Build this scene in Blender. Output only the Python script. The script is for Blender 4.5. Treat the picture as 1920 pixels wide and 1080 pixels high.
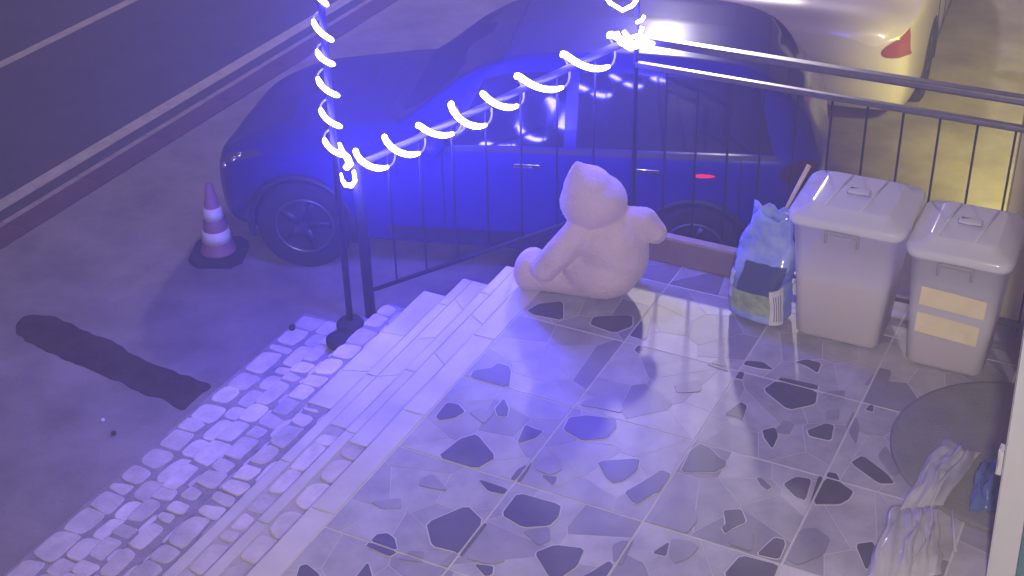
import bpy, bmesh, math, random
import numpy as np
from mathutils import Vector, Matrix, noise

random.seed(11)
for o in list(bpy.data.objects):
    bpy.data.objects.remove(o, do_unlink=True)
scene = bpy.context.scene
C = scene.collection
rad = math.radians

# ------------------------------------------------------------------ camera
CAM = np.array([2.225, -4.135, 3.907])
RM = np.array([[0.889577, 0.455948, -0.027654], [0.21963, -0.480022, -0.849318], [-0.400519, 0.74946, -0.527156]])
FPX = 2602.9
cd = bpy.data.cameras.new('camera')
cam = bpy.data.objects.new('camera', cd)
C.objects.link(cam)
cam.matrix_world = Matrix(((RM[0][0], -RM[1][0], -RM[2][0], CAM[0]),
                           (RM[0][1], -RM[1][1], -RM[2][1], CAM[1]),
                           (RM[0][2], -RM[1][2], -RM[2][2], CAM[2]), (0, 0, 0, 1)))
cd.sensor_width = 36
cd.lens = FPX / 1920 * 36
cd.clip_start = 0.05
cd.clip_end = 600
scene.camera = cam

# ------------------------------------------------------------------ night sky glow
world = bpy.data.worlds.new('World')
scene.world = world
world.use_nodes = True
bg = world.node_tree.nodes['Background']
bg.inputs[0].default_value = (0.125, 0.075, 0.085, 1)
bg.inputs[1].default_value = 1.0
scene.view_settings.view_transform = 'Standard'
scene.view_settings.look = 'None'
scene.view_settings.exposure = 0
scene.view_settings.gamma = 1
scene.cycles.use_denoising = True
scene.cycles.max_bounces = 8
scene.cycles.sample_clamp_indirect = 6

def lamp(name, kind, loc, power, color, size=0.1, aim=None, spot=None, blend=0.5):
    d = bpy.data.lights.new(name, kind)
    d.energy = power
    d.color = color
    if kind == 'AREA':
        d.shape = 'DISK'; d.size = size
    else:
        d.shadow_soft_size = size
    if kind == 'SPOT':
        d.spot_size = rad(spot); d.spot_blend = blend
    o = bpy.data.objects.new(name, d)
    C.objects.link(o)
    o.location = loc
    if aim is not None:
        o.rotation_euler = (Vector(aim) - Vector(loc)).to_track_quat('-Z', 'Y').to_euler()
    return o

STREET = (-4.6, 15.1, 7.5)
lamp('street_light', 'SPOT', STREET, 3300, (1.0, 0.90, 0.92), 0.32, (-1.5, 3, 0), 100, 0.4)
lamp('porch_light', 'AREA', (2.55, -4.7, 4.15), 330, (1.0, 0.90, 0.80), 0.3, (0.0, 0.6, 0))
lamp('wall_light', 'SPOT', (1.76, 2.93, 1.34), 2900, (1.0, 0.93, 0.12), 0.08, (3.1, 8.0, -0.7), 100, 1.0)

# ------------------------------------------------------------------ projection onto real planes
def un(u, v, z):
    d = RM.T @ np.array([(u - 960) / FPX, (v - 540) / FPX, 1])
    p = CAM + d * ((z - CAM[2]) / d[2])
    return float(p[0]), float(p[1])

# ------------------------------------------------------------------ materials
def mat(name, col, rough=0.7, metal=0.0, spec=0.5, var=0.0, vscale=6.0, bump=0.0, bscale=60.0, col2=None, coat=0.0, obj_var=0.0, sheen=0.0):
    m = bpy.data.materials.new(name)
    m.use_nodes = True
    nt = m.node_tree
    b = nt.nodes['Principled BSDF']
    b.inputs['Base Color'].default_value = (*col, 1)
    b.inputs['Roughness'].default_value = rough
    b.inputs['Metallic'].default_value = metal
    b.inputs['Specular IOR Level'].default_value = spec
    b.inputs['Coat Weight'].default_value = coat
    b.inputs['Coat Roughness'].default_value = 0.08
    b.inputs['Sheen Weight'].default_value = sheen
    tc = nt.nodes.new('ShaderNodeTexCoord')
    last = None
    if var > 0 or col2:
        n = nt.nodes.new('ShaderNodeTexNoise')
        n.inputs['Scale'].default_value = vscale
        n.inputs['Detail'].default_value = 7
        n.inputs['Roughness'].default_value = 0.62
        nt.links.new(tc.outputs['Object'], n.inputs['Vector'])
        r = nt.nodes.new('ShaderNodeValToRGB')
        r.color_ramp.elements[0].position = 0.32
        r.color_ramp.elements[1].position = 0.68
        c2 = col2 or tuple(min(1, x * (1 + var)) for x in col)
        c1 = col if col2 else tuple(x * (1 - var) for x in col)
        r.color_ramp.elements[0].color = (*c1, 1)
        r.color_ramp.elements[1].color = (*c2, 1)
        nt.links.new(n.outputs['Fac'], r.inputs['Fac'])
        last = r.outputs['Color']
    if obj_var > 0:
        oi = nt.nodes.new('ShaderNodeObjectInfo')
        hs = nt.nodes.new('ShaderNodeHueSaturation')
        mr = nt.nodes.new('ShaderNodeMapRange')
        mr.inputs['To Min'].default_value = 1 - obj_var
        mr.inputs['To Max'].default_value = 1 + obj_var
        nt.links.new(oi.outputs['Random'], mr.inputs['Value'])
        nt.links.new(mr.outputs['Result'], hs.inputs['Value'])
        if last: nt.links.new(last, hs.inputs['Color'])
        else: hs.inputs['Color'].default_value = (*col, 1)
        last = hs.outputs['Color']
    if last: nt.links.new(last, b.inputs['Base Color'])
    if bump > 0:
        n2 = nt.nodes.new('ShaderNodeTexNoise')
        n2.inputs['Scale'].default_value = bscale
        n2.inputs['Detail'].default_value = 5
        nt.links.new(tc.outputs['Object'], n2.inputs['Vector'])
        bp = nt.nodes.new('ShaderNodeBump')
        bp.inputs['Strength'].default_value = bump
        bp.inputs['Distance'].default_value = 0.01
        nt.links.new(n2.outputs['Fac'], bp.inputs['Height'])
        nt.links.new(bp.outputs['Normal'], b.inputs['Normal'])
    return m

def emis(name, col, strength, base=(0.5, 0.5, 0.6)):
    m = bpy.data.materials.new(name)
    m.use_nodes = True
    b = m.node_tree.nodes['Principled BSDF']
    b.inputs['Base Color'].default_value = (*base, 1)
    b.inputs['Emission Color'].default_value = (*col, 1)
    b.inputs['Emission Strength'].default_value = strength
    return m

def clear(name, col, alpha, rough=0.25, coat=0.0):
    m = mat(name, col, rough, coat=coat)
    nt = m.node_tree
    b = nt.nodes['Principled BSDF']
    out = nt.nodes['Material Output']
    tr = nt.nodes.new('ShaderNodeBsdfTransparent')
    tl = nt.nodes.new('ShaderNodeBsdfTranslucent')
    tl.inputs[0].default_value = (*col, 1)
    m1 = nt.nodes.new('ShaderNodeMixShader'); m1.inputs[0].default_value = 0.3
    m2 = nt.nodes.new('ShaderNodeMixShader'); m2.inputs[0].default_value = alpha
    nt.links.new(b.outputs[0], m1.inputs[1]); nt.links.new(tl.outputs[0], m1.inputs[2])
    nt.links.new(tr.outputs[0], m2.inputs[1]); nt.links.new(m1.outputs[0], m2.inputs[2])
    nt.links.new(m2.outputs[0], out.inputs[0])
    return m

M = dict(
    asphalt=mat('asphalt', (0.042, 0.038, 0.042), 0.75, var=0.25, vscale=3, bump=0.4, bscale=120),
    concrete=mat('concrete', (0.19, 0.165, 0.165), 0.85, var=0.30, vscale=2.1, bump=0.3, bscale=50),
    roadpaint=mat('roadpaint', (0.40, 0.36, 0.33), 0.6, var=0.2, vscale=9),
    kerb=mat('kerb_stone', (0.30, 0.24, 0.23), 0.8, var=0.25, vscale=5, bump=0.3),
    kerbred=mat('kerb_red_paint', (0.075, 0.032, 0.036), 0.75, var=0.3, vscale=5),
    trench=mat('dark_patch', (0.024, 0.013, 0.014), 0.95, spec=0.2, col2=(0.055, 0.036, 0.036), var=0.5, vscale=7, bump=0.6, bscale=40),
    grout=mat('tile_grout', (0.50, 0.48, 0.48), 0.6, var=0.1, vscale=10),
    pale=mat('pale_marble', (0.31, 0.30, 0.30), 0.42, var=0.22, vscale=6, obj_var=0.2),
    mid=mat('grey_marble', (0.215, 0.205, 0.215), 0.42, var=0.14, vscale=7, obj_var=0.15),
    dark=mat('charcoal_marble', (0.075, 0.07, 0.078), 0.38, var=0.15, vscale=9, obj_var=0.15),
    mortar=mat('step_mortar', (0.25, 0.22, 0.235), 0.85, var=0.2, vscale=14, bump=0.5, bscale=80),
    mortar2=mat('step_mortar_pale', (0.37, 0.345, 0.35), 0.8, var=0.15, vscale=14, bump=0.3, bscale=80),
    paver=mat('pale_paver', (0.52, 0.465, 0.475), 0.65, var=0.18, vscale=9, bump=0.3, bscale=40, obj_var=0.22),
    marble=mat('white_marble', (0.50, 0.47, 0.485), 0.5, var=0.10, vscale=4, obj_var=0.05),
    riser=mat('riser_marble', (0.40, 0.38, 0.39), 0.5, var=0.12, vscale=6),
    black=mat('black_iron', (0.012, 0.012, 0.015), 0.6, spec=0.25, var=0.2, vscale=30),
    rail=mat('railing_paint', (0.22, 0.22, 0.225), 0.28, metal=0.85, var=0.15, vscale=20),
    rubber=mat('black_rubber', (0.012, 0.012, 0.016), 0.75),
    cone=mat('faded_cone_plastic', (0.24, 0.11, 0.15), 0.6, var=0.15, vscale=12),
    white=mat('white_sleeve', (0.62, 0.60, 0.62), 0.45, var=0.06, vscale=15),
    plush=mat('cream_plush', (0.56, 0.45, 0.46), 0.95, spec=0.1, var=0.10, vscale=5, bump=0.8, bscale=55, sheen=0.3),
    wood=mat('brown_board', (0.19, 0.135, 0.105), 0.65, var=0.25, vscale=4, bump=0.3, bscale=25),
    glowblue=mat('blue_glow_paint', (0.016, 0.013, 0.15), 0.22, spec=0.3, coat=0.1),  # blue glow of the rope lights is put into this base colour
    whitecar=mat('white_car_paint', (0.46, 0.41, 0.50), 0.3, coat=0.6),
    glass=mat('car_glass', (0.010, 0.010, 0.03), 0.06, spec=0.7),
    chrome=mat('chrome', (0.6, 0.6, 0.63), 0.15, metal=1.0),
    tyre=mat('tyre', (0.012, 0.011, 0.014), 0.85),
    alloy=mat('alloy', (0.10, 0.10, 0.13), 0.35, metal=0.7),
    trim=mat('dark_trim', (0.012, 0.012, 0.018), 0.55),
    amber=mat('tail_light_red', (0.22, 0.05, 0.03), 0.15, coat=0.5),
    smoked=mat('smoked_red', (0.04, 0.008, 0.012), 0.2),
    glintred=emis('red_glint_glow', (1.0, 0.015, 0.05), 0.9, (0.15, 0.01, 0.02)),
    lens=mat('headlight_lens', (0.05, 0.05, 0.07), 0.06, spec=0.8),
    bin=clear('milky_plastic', (0.80, 0.80, 0.82), 0.74, 0.3),
    lid=clear('milky_lid', (0.78, 0.79, 0.81), 0.86, 0.16),
    clip=mat('grey_clip', (0.30, 0.29, 0.29), 0.4),
    kibble=mat('kibble', (0.62, 0.44, 0.29), 0.9, var=0.35, vscale=40, bump=1.0, bscale=60),
    paper=mat('cream_paper', (0.80, 0.68, 0.40), 0.8, var=0.08, vscale=8),
    bagblue=mat('blue_foil', (0.10, 0.16, 0.62), 0.2, spec=0.8, var=0.3, vscale=6, col2=(0.36, 0.44, 0.75)),
    bagdark=mat('dark_blue_print', (0.05, 0.07, 0.16), 0.3),
    baggreen=mat('green_print', (0.30, 0.36, 0.20), 0.4, var=0.3, vscale=20),
    bagwhite=mat('white_print', (0.58, 0.57, 0.55), 0.4, var=0.08, vscale=12),
    ink=mat('grey_ink', (0.16, 0.15, 0.18), 0.5),
    matdark=mat('dark_mat', (0.185, 0.18, 0.155), 0.95, var=0.12, vscale=7, bump=0.6, bscale=90),
    film=clear('clear_film', (0.74, 0.73, 0.76), 0.56, 0.05, 1.0),
    filmblue=clear('blue_film', (0.16, 0.24, 0.52), 0.6, 0.15),
    frame=mat('white_frame', (0.52, 0.52, 0.52), 0.35, var=0.05, vscale=5),
    teal=clear('teal_glass', (0.12, 0.30, 0.30), 0.75, 0.06),
    plaster=mat('cream_plaster', (0.55, 0.50, 0.24), 0.8, var=0.12, vscale=3, bump=0.2),
    stick=mat('light_wood', (0.62, 0.50, 0.27), 0.4, var=0.2, vscale=30),
    led=emis('lit_led', (0.075, 0.065, 1.0), 290),
    ledcool=emis('cool_led', (0.25, 0.45, 1.0), 5),
    cable=mat('led_cable', (0.35, 0.36, 0.5), 0.3),
    lampglass=emis('warm_bulb', (1.0, 0.85, 0.2), 6),
    streetglass=emis('street_lamp_glass', (1.0, 0.9, 0.95), 20),
    grit=mat('grit', (0.03, 0.025, 0.028), 0.9),
)

# ------------------------------------------------------------------ object helpers
def link(name, me, m, parent=None, smooth=False):
    o = bpy.data.objects.new(name, me)
    C.objects.link(o)
    if m is not None and not me.materials: me.materials.append(m)
    if parent: o.parent = parent
    if smooth:
        me.polygons.foreach_set('use_smooth', [True] * len(me.polygons))
    return o

def obj(name, bm, m, parent=None, smooth=False):
    me = bpy.data.meshes.new(name)
    bmesh.ops.recalc_face_normals(bm, faces=bm.faces)
    bm.to_mesh(me); bm.free()
    return link(name, me, m, parent, smooth)

def tag(o, label, cat, group=None):
    o['label'] = label; o['category'] = cat
    if group: o['group'] = group
    return o

def struct(o, label=None):
    o['kind'] = 'structure'
    if label: o['label'] = label
    return o

def thing(name, label, cat, loc=(0, 0, 0), rz=0, group=None):
    o = bpy.data.objects.new(name, None)
    C.objects.link(o)
    o.location = loc; o.rotation_euler = (0, 0, rz)
    o.empty_display_size = 0.1
    return tag(o, label, cat, group)

def box(bm, x0, x1, y0, y1, z0, z1, bev=0.0):
    vs = [bm.verts.new((x, y, z)) for z in (z0, z1) for y in (y0, y1) for x in (x0, x1)]
    fs = [(0, 1, 3, 2), (4, 5, 7, 6), (0, 1, 5, 4), (2, 3, 7, 6), (0, 2, 6, 4), (1, 3, 7, 5)]
    F = [bm.faces.new([vs[i] for i in f]) for f in fs]
    if bev:
        es = list({e for f in F for e in f.edges})
        bmesh.ops.bevel(bm, geom=es, offset=bev, segments=2, affect='EDGES', profile=0.6)
    return bm

def bx(*a, **k): return box(bmesh.new(), *a, **k)

def tube(bm, pts, r, n=8, cap=True):
    pts = [Vector(p) for p in pts]
    rs = r if isinstance(r, (list, tuple)) else [r] * len(pts)
    rings = []
    ref = None
    for i, p in enumerate(pts):
        t = (pts[min(i + 1, len(pts) - 1)] - pts[max(i - 1, 0)]).normalized()
        if ref is None:
            ref = Vector((0, 0, 1)) if abs(t.z) < 0.9 else Vector((1, 0, 0))
        a = (ref - t * ref.dot(t)).normalized(); ref = a
        b = t.cross(a)
        rings.append([bm.verts.new(p + (a * math.cos(2 * math.pi * k / n) + b * math.sin(2 * math.pi * k / n)) * rs[i]) for k in range(n)])
    for A, B in zip(rings, rings[1:]):
        for k in range(n):
            bm.faces.new((A[k], A[(k + 1) % n], B[(k + 1) % n], B[k]))
    if cap:
        bm.faces.new(rings[0]); bm.faces.new(rings[-1])
    return bm

def lathe(bm, prof, n=24, c=(0, 0, 0)):
    rings = []
    for r, z in prof:
        rings.append([bm.verts.new((c[0] + r * math.cos(2 * math.pi * k / n), c[1] + r * math.sin(2 * math.pi * k / n), c[2] + z)) for k in range(n)])
    for A, B in zip(rings, rings[1:]):
        for k in range(n):
            bm.faces.new((A[k], A[(k + 1) % n], B[(k + 1) % n], B[k]))
    bm.faces.new(rings[0]); bm.faces.new(rings[-1])
    return bm

def prism(poly, z0, z1, bev=0.0):
    """polygon slab with a narrow chamfer round the top"""
    n = len(poly)
    cx = sum(p[0] for p in poly) / n; cy = sum(p[1] for p in poly) / n
    bm = bmesh.new()
    lo = [bm.verts.new((x, y, z0)) for x, y in poly]
    md = [bm.verts.new((x, y, z1 - bev)) for x, y in poly]
    if bev:
        tp = []
        for x, y in poly:
            d = math.hypot(x - cx, y - cy) or 1
            k = 1 - min(0.3, 1.6 * bev / d)
            tp.append(bm.verts.new((cx + (x - cx) * k, cy + (y - cy) * k, z1)))
    else: tp = None
    for i in range(n):
        j = (i + 1) % n
        bm.faces.new((lo[i], lo[j], md[j], md[i]))
        if tp: bm.faces.new((md[i], md[j], tp[j], tp[i]))
    bm.faces.new(tp or md)
    return bm

def clip_poly(poly, a, b, c):
    """keep a*x+b*y<=c"""
    out = []
    for i in range(len(poly)):
        p, q = poly[i], poly[(i + 1) % len(poly)]
        dp = a * p[0] + b * p[1] - c; dq = a * q[0] + b * q[1] - c
        if dp <= 0: out.append(p)
        if (dp < 0 < dq) or (dq < 0 < dp):
            t = dp / (dp - dq)
            out.append((p[0] + (q[0] - p[0]) * t, p[1] + (q[1] - p[1]) * t))
    return out

def clip_rect(poly, x0, x1, y0, y1):
    for a, b, c in ((1, 0, x1), (-1, 0, -x0), (0, 1, y1), (0, -1, -y0)):
        poly = clip_poly(poly, a, b, c)
        if len(poly) < 3: return []
    return poly

def area(p):
    return 0.5 * abs(sum(p[i][0] * p[(i + 1) % len(p)][1] - p[(i + 1) % len(p)][0] * p[i][1] for i in range(len(p))))

def voronoi(seeds, x0, x1, y0, y1, gap):
    cells = []
    for i, s in enumerate(seeds):
        poly = [(x0, y0), (x1, y0), (x1, y1), (x0, y1)]
        for j, t in enumerate(seeds):
            if i == j: continue
            a, b = t[0] - s[0], t[1] - s[1]
            L = math.hypot(a, b)
            if L > 1.2: continue
            a /= L; b /= L
            c = a * (s[0] + t[0]) / 2 + b * (s[1] + t[1]) / 2 - gap / 2
            poly = clip_poly(poly, a, b, c)
            if len(poly) < 3: break
        if len(poly) >= 3 and area(poly) > 0.0006: cells.append(poly)
    return cells

def smooth_corners(poly, k=0.18):
    out = []
    n = len(poly)
    for i in range(n):
        p, c, q = poly[i - 1], poly[i], poly[(i + 1) % n]
        out.append((c[0] + (p[0] - c[0]) * k, c[1] + (p[1] - c[1]) * k))
        out.append((c[0] + (q[0] - c[0]) * k, c[1] + (q[1] - c[1]) * k))
    return out

# ------------------------------------------------------------------ ground
G = -0.93      # pavement
RZ = -1.05     # road
me = bpy.data.meshes.new('road')
me.from_pydata([(-300, -300, RZ), (300, -300, RZ), (300, 300, RZ), (-300, 300, RZ)], [], [(0, 1, 2, 3)])
struct(link('road', me, M['asphalt']))
KX = -5.08     # pavement side of the kerb
sw = obj('pavement', bx(KX, 60, -60, 120, RZ - 0.2, G), M['concrete'])
struct(sw)
kerb = struct(obj('kerb', bx(KX - 0.155, KX - 0.003, -60, 120, RZ - 0.2, G - 0.02), M['kerb']))
ks = bx(KX - 0.19, KX - 0.004, 0.004, 0.796, RZ - 0.05, G + 0.002, bev=0.006).copy()
ksm = bpy.data.meshes.new('kerb_block'); ks.to_mesh(ksm); ks.free()
kr = bx(KX - 0.12, KX + 0.11, 0.002, 0.798, G + 0.003, G + 0.008)
krm = bpy.data.meshes.new('red_paint'); kr.to_mesh(krm); kr.free()
for i in range(14):
    b = link('kerb_block', ksm, M['kerb'], kerb); b.location = (0, -0.4 + 0.8 * i, 0)
    p = link('red_paint', krm, M['kerbred'], b)
def line_mark(x0, x1):
    m_ = bpy.data.meshes.new('road_marking')
    m_.from_pydata([(x0, -60, RZ + .004), (x1, -60, RZ + .004), (x1, 120, RZ + .004), (x0, 120, RZ + .004)], [], [(0, 1, 2, 3)])
    return struct(link('road_marking', m_, M['roadpaint']))
line_mark(-5.72, -5.58)
line_mark(-7.78, -7.66)

# dark filled trench across the pavement
pl = [un(*q, G) for q in [(30, 610), (45, 592), (100, 592), (140, 612), (190, 632), (300, 690), (400, 722), (345, 768), (210, 712), (110, 668), (60, 645), (32, 628)]]
rt_ = random.Random(3); jag = []
for a, b in zip(pl, pl[1:] + pl[:1]):
    n_ = max(1, int(math.hypot(b[0] - a[0], b[1] - a[1]) / .05))
    for i in range(n_):
        f = i / n_
        jag.append((a[0] + (b[0] - a[0]) * f + rt_.uniform(-.012, .012), a[1] + (b[1] - a[1]) * f + rt_.uniform(-.014, .014)))
struct(obj('trench_patch', prism(smooth_corners(jag, .3), G - 0.01, G + 0.003), M['trench']))

# ------------------------------------------------------------------ terrace with crazy-paved tiles
TX0, TX1, TY0, TY1 = -0.72, 4.6, -5.2, 2.16
terr = struct(obj('terrace', bx(TX0 + 0.035, TX1, TY0, TY1, RZ - .1, -0.003), M['grout']))
DARK = [
 [(799,981),(876,948),(913,984),(866,1045),(852,1034),(810,1024)],
 [(940,965),(971,924),(1052,947),(1047,970),(1030,986),(980,989)],
 [(1002,1037),(1040,1022),(1096,1029),(1082,1062),(1049,1085),(1030,1082)],
 [(1092,1082),(1110,1072),(1142,1052),(1156,1066),(1147,1084)],
 [(897,899),(961,920),(956,929),(915,921)],
 [(952,906),(970,880),(997,867),(994,877),(971,911)],
 [(1014,891),(1045,894),(1042,905),(1036,910)],
 [(686,1024),(707,1002),(727,1000),(740,1010),(746,1035),(731,1044)],
 [(889,1058),(925,1062),(924,1075),(917,1080),(909,1080)],
 [(665,1085),(690,1054),(698,1080),(690,1095)],
 [(555,1085),(562,1062),(575,1058),(600,1078),(595,1090)],
 [(819,858),(863,823),(894,814),(930,858),(887,883)],
 [(817,781),(838,755),(859,758),(872,772),(852,784),(824,788)],
 [(881,708),(888,695),(921,690),(934,681),(955,687),(958,697),(954,729),(919,718)],
 [(928,766),(945,747),(954,767),(950,782),(933,780)],
 [(969,832),(985,796),(1002,804),(1019,809),(1004,822)],
 [(1056,806),(1067,783),(1100,779),(1155,786),(1156,801),(1139,822),(1093,827)],
 [(1000,590),(988,583),(1010,570),(1056,565),(1056,601)],
 [(1106,609),(1113,594),(1186,591),(1186,612),(1152,625)],
 [(1181,630),(1203,596),(1222,592),(1212,639)],
 [(1189,656),(1202,644),(1208,648),(1198,664)],
 [(1120,865),(1200,860),(1195,883),(1168,903),(1150,906),(1135,895)],
 [(1171,923),(1203,905),(1240,881),(1261,890),(1245,925),(1228,925),(1194,946),(1184,940)],
 [(1275,886),(1295,845),(1312,832),(1332,841),(1348,858),(1362,865),(1360,875),(1340,886)],
 [(1356,957),(1390,955),(1399,979),(1375,990),(1360,1001),(1353,990),(1361,982)],
 [(1418,896),(1428,896),(1447,914),(1438,919),(1426,910)],
 [(1468,908),(1493,894),(1522,899),(1510,939),(1492,932)],
 [(1518,946),(1535,890),(1542,884),(1568,888),(1578,907),(1600,922),(1592,936),(1575,946)],
 [(1418,1040),(1452,1008),(1470,1012),(1472,1022),(1461,1049)],
 [(1356,1079),(1389,1041),(1460,1060),(1450,1085),(1400,1095)],
 [(1222,1037),(1255,1016),(1249,1044)],
 [(1431,731),(1464,708),(1534,723),(1529,758),(1478,769)],
 [(1388,676),(1431,679),(1451,694),(1424,691),(1389,683)],
 [(1381,689),(1398,693),(1392,712),(1379,709)],
 [(1357,778),(1389,754),(1401,761),(1392,790),(1386,784)],
 [(1429,807),(1453,802),(1459,818),(1448,842),(1433,822)],
 [(1513,807),(1549,794),(1564,798),(1558,827),(1518,818)],
 [(1490,679),(1511,674),(1540,681),(1533,700),(1513,687)],
 [(1622,769),(1639,750),(1637,773)],
 [(1594,868),(1617,854),(1664,889),(1677,907),(1648,907)],
 [(1604,1021),(1637,1016),(1642,1033),(1625,1072)],
 [(1296,1082),(1302,1074),(1316,1074),(1318,1085)],
]
MID = [
 [(1087,760),(1100,749),(1129,744),(1155,732),(1168,744),(1166,775),(1129,767)],
 [(1254,1038),(1260,1010),(1297,1015),(1311,1026),(1295,1045),(1265,1058)],
 [(1364,1020),(1390,990),(1414,999),(1410,1035)],
 [(1495,992),(1530,990),(1557,1010),(1545,1040),(1495,1060),(1472,1047)],
 [(1220,980),(1260,930),(1295,932),(1310,975),(1285,1004)],
 [(1264,722),(1315,711),(1315,735),(1269,737)],
 [(1326,684),(1358,667),(1365,697)],
 [(694,941),(752,934),(752,953),(715,955)],
 [(789,897),(813,888),(842,922),(785,911)],
 [(979,996),(1030,987),(1033,1013),(1010,1024)],
 [(746,1048),(768,1033),(796,1034),(792,1054)],
 [(873,1047),(905,1020),(930,1029),(949,1052),(922,1059)],
 [(820,1062),(850,1036),(862,1045),(845,1085),(815,1085)],
 [(1002,880),(1018,858),(1046,855),(1056,880),(1032,892)],
 [(878,773),(901,764),(927,773),(908,796)],
 [(1585,800),(1600,770),(1612,800),(1605,835)],
 [(1450,810),(1470,788),(1490,795),(1480,815)],
 [(1620,720),(1650,690),(1672,695),(1660,735)],
 [(1540,735),(1585,732),(1583,750),(1555,752)],
 [(1550,770),(1575,765),(1572,788),(1548,786)],
 [(1148,1022),(1165,1014),(1188,1014),(1166,1060),(1150,1052)],
 [(1645,855),(1660,835),(1690,880),(1675,895)],
]
T = 0.6
tiles = {}
def tile_at(i, j):
    if (i, j) in tiles: return tiles[i, j]
    x0, x1, y0, y1 = i * T, i * T + T, j * T, j * T + T
    x0 = max(x0, TX0 + 0.125); y1 = min(y1, TY1)
    t = obj('tile', bx(x0 + 0.003, x1 - 0.003, y0 + 0.003, y1 - 0.003, -0.0095, -0.0015), M['grout'], terr)
    tiles[i, j] = (t, x0 + 0.005, x1 - 0.005, y0 + 0.005, y1 - 0.005)
    return tiles[i, j]
rngf = random.Random(4)
n_st = 0
for i in range(-1, 4):
    for j in range(-3, 4):
        if i >= 1 and j <= -2 or i >= 2 and j <= -1: continue
        t, x0, x1, y0, y1 = tile_at(i, j)
        seeds = []
        want = 9 if (y1 - y0) > 0.5 and (x1 - x0) > 0.5 else 6
        tries = 0
        while len(seeds) < want and tries < 400:
            tries += 1
            s = (rngf.uniform(x0, x1), rngf.uniform(y0, y1))
            if all(math.hypot(s[0] - q[0], s[1] - q[1]) > 0.13 for q in seeds): seeds.append(s)
        for poly in voronoi(seeds, x0, x1, y0, y1, 0.003):
            if area(poly) < 0.003: continue
            k = 'pale' if rngf.random() > 0.16 else 'mid'
            obj('stone', prism(poly, -0.004, -0.0008 + rngf.uniform(0, 0.0004), 0.0004), M[k], t); n_st += 1
def traced(lst, m_, z):
    global n_st
    for px in lst:
        pts = [un(u, v, 0) for u, v in px]
        for (i, j), (t, x0, x1, y0, y1) in list(tiles.items()):
            q = clip_rect(pts, x0, x1, y0, y1)
            if q and area(q) > 0.0012:
                q = smooth_corners(q, 0.12)
                if m_ is M['dark']:
                    cx = sum(p[0] for p in q) / len(q); cy = sum(p[1] for p in q) / len(q)
                    big = [(cx + (x - cx) * (1 + .006 / max(.02, math.hypot(x - cx, y - cy))), cy + (y - cy) * (1 + .006 / max(.02, math.hypot(x - cx, y - cy)))) for x, y in q]
                    obj('grout_edge', prism(big, -.001, .0012, 0), M['grout'], t)
                obj('stone', prism(q, 0.0, z, 0.0008), m_, t); n_st += 1
traced(MID, M['mid'], 0.0022)
traced(DARK, M['dark'], 0.003)
# plain tiles beyond the frame
struct(obj('terrace_paving', bx(1.2, TX1, TY0, -0.604, -0.011, -0.0005), M['pale']))

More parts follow.
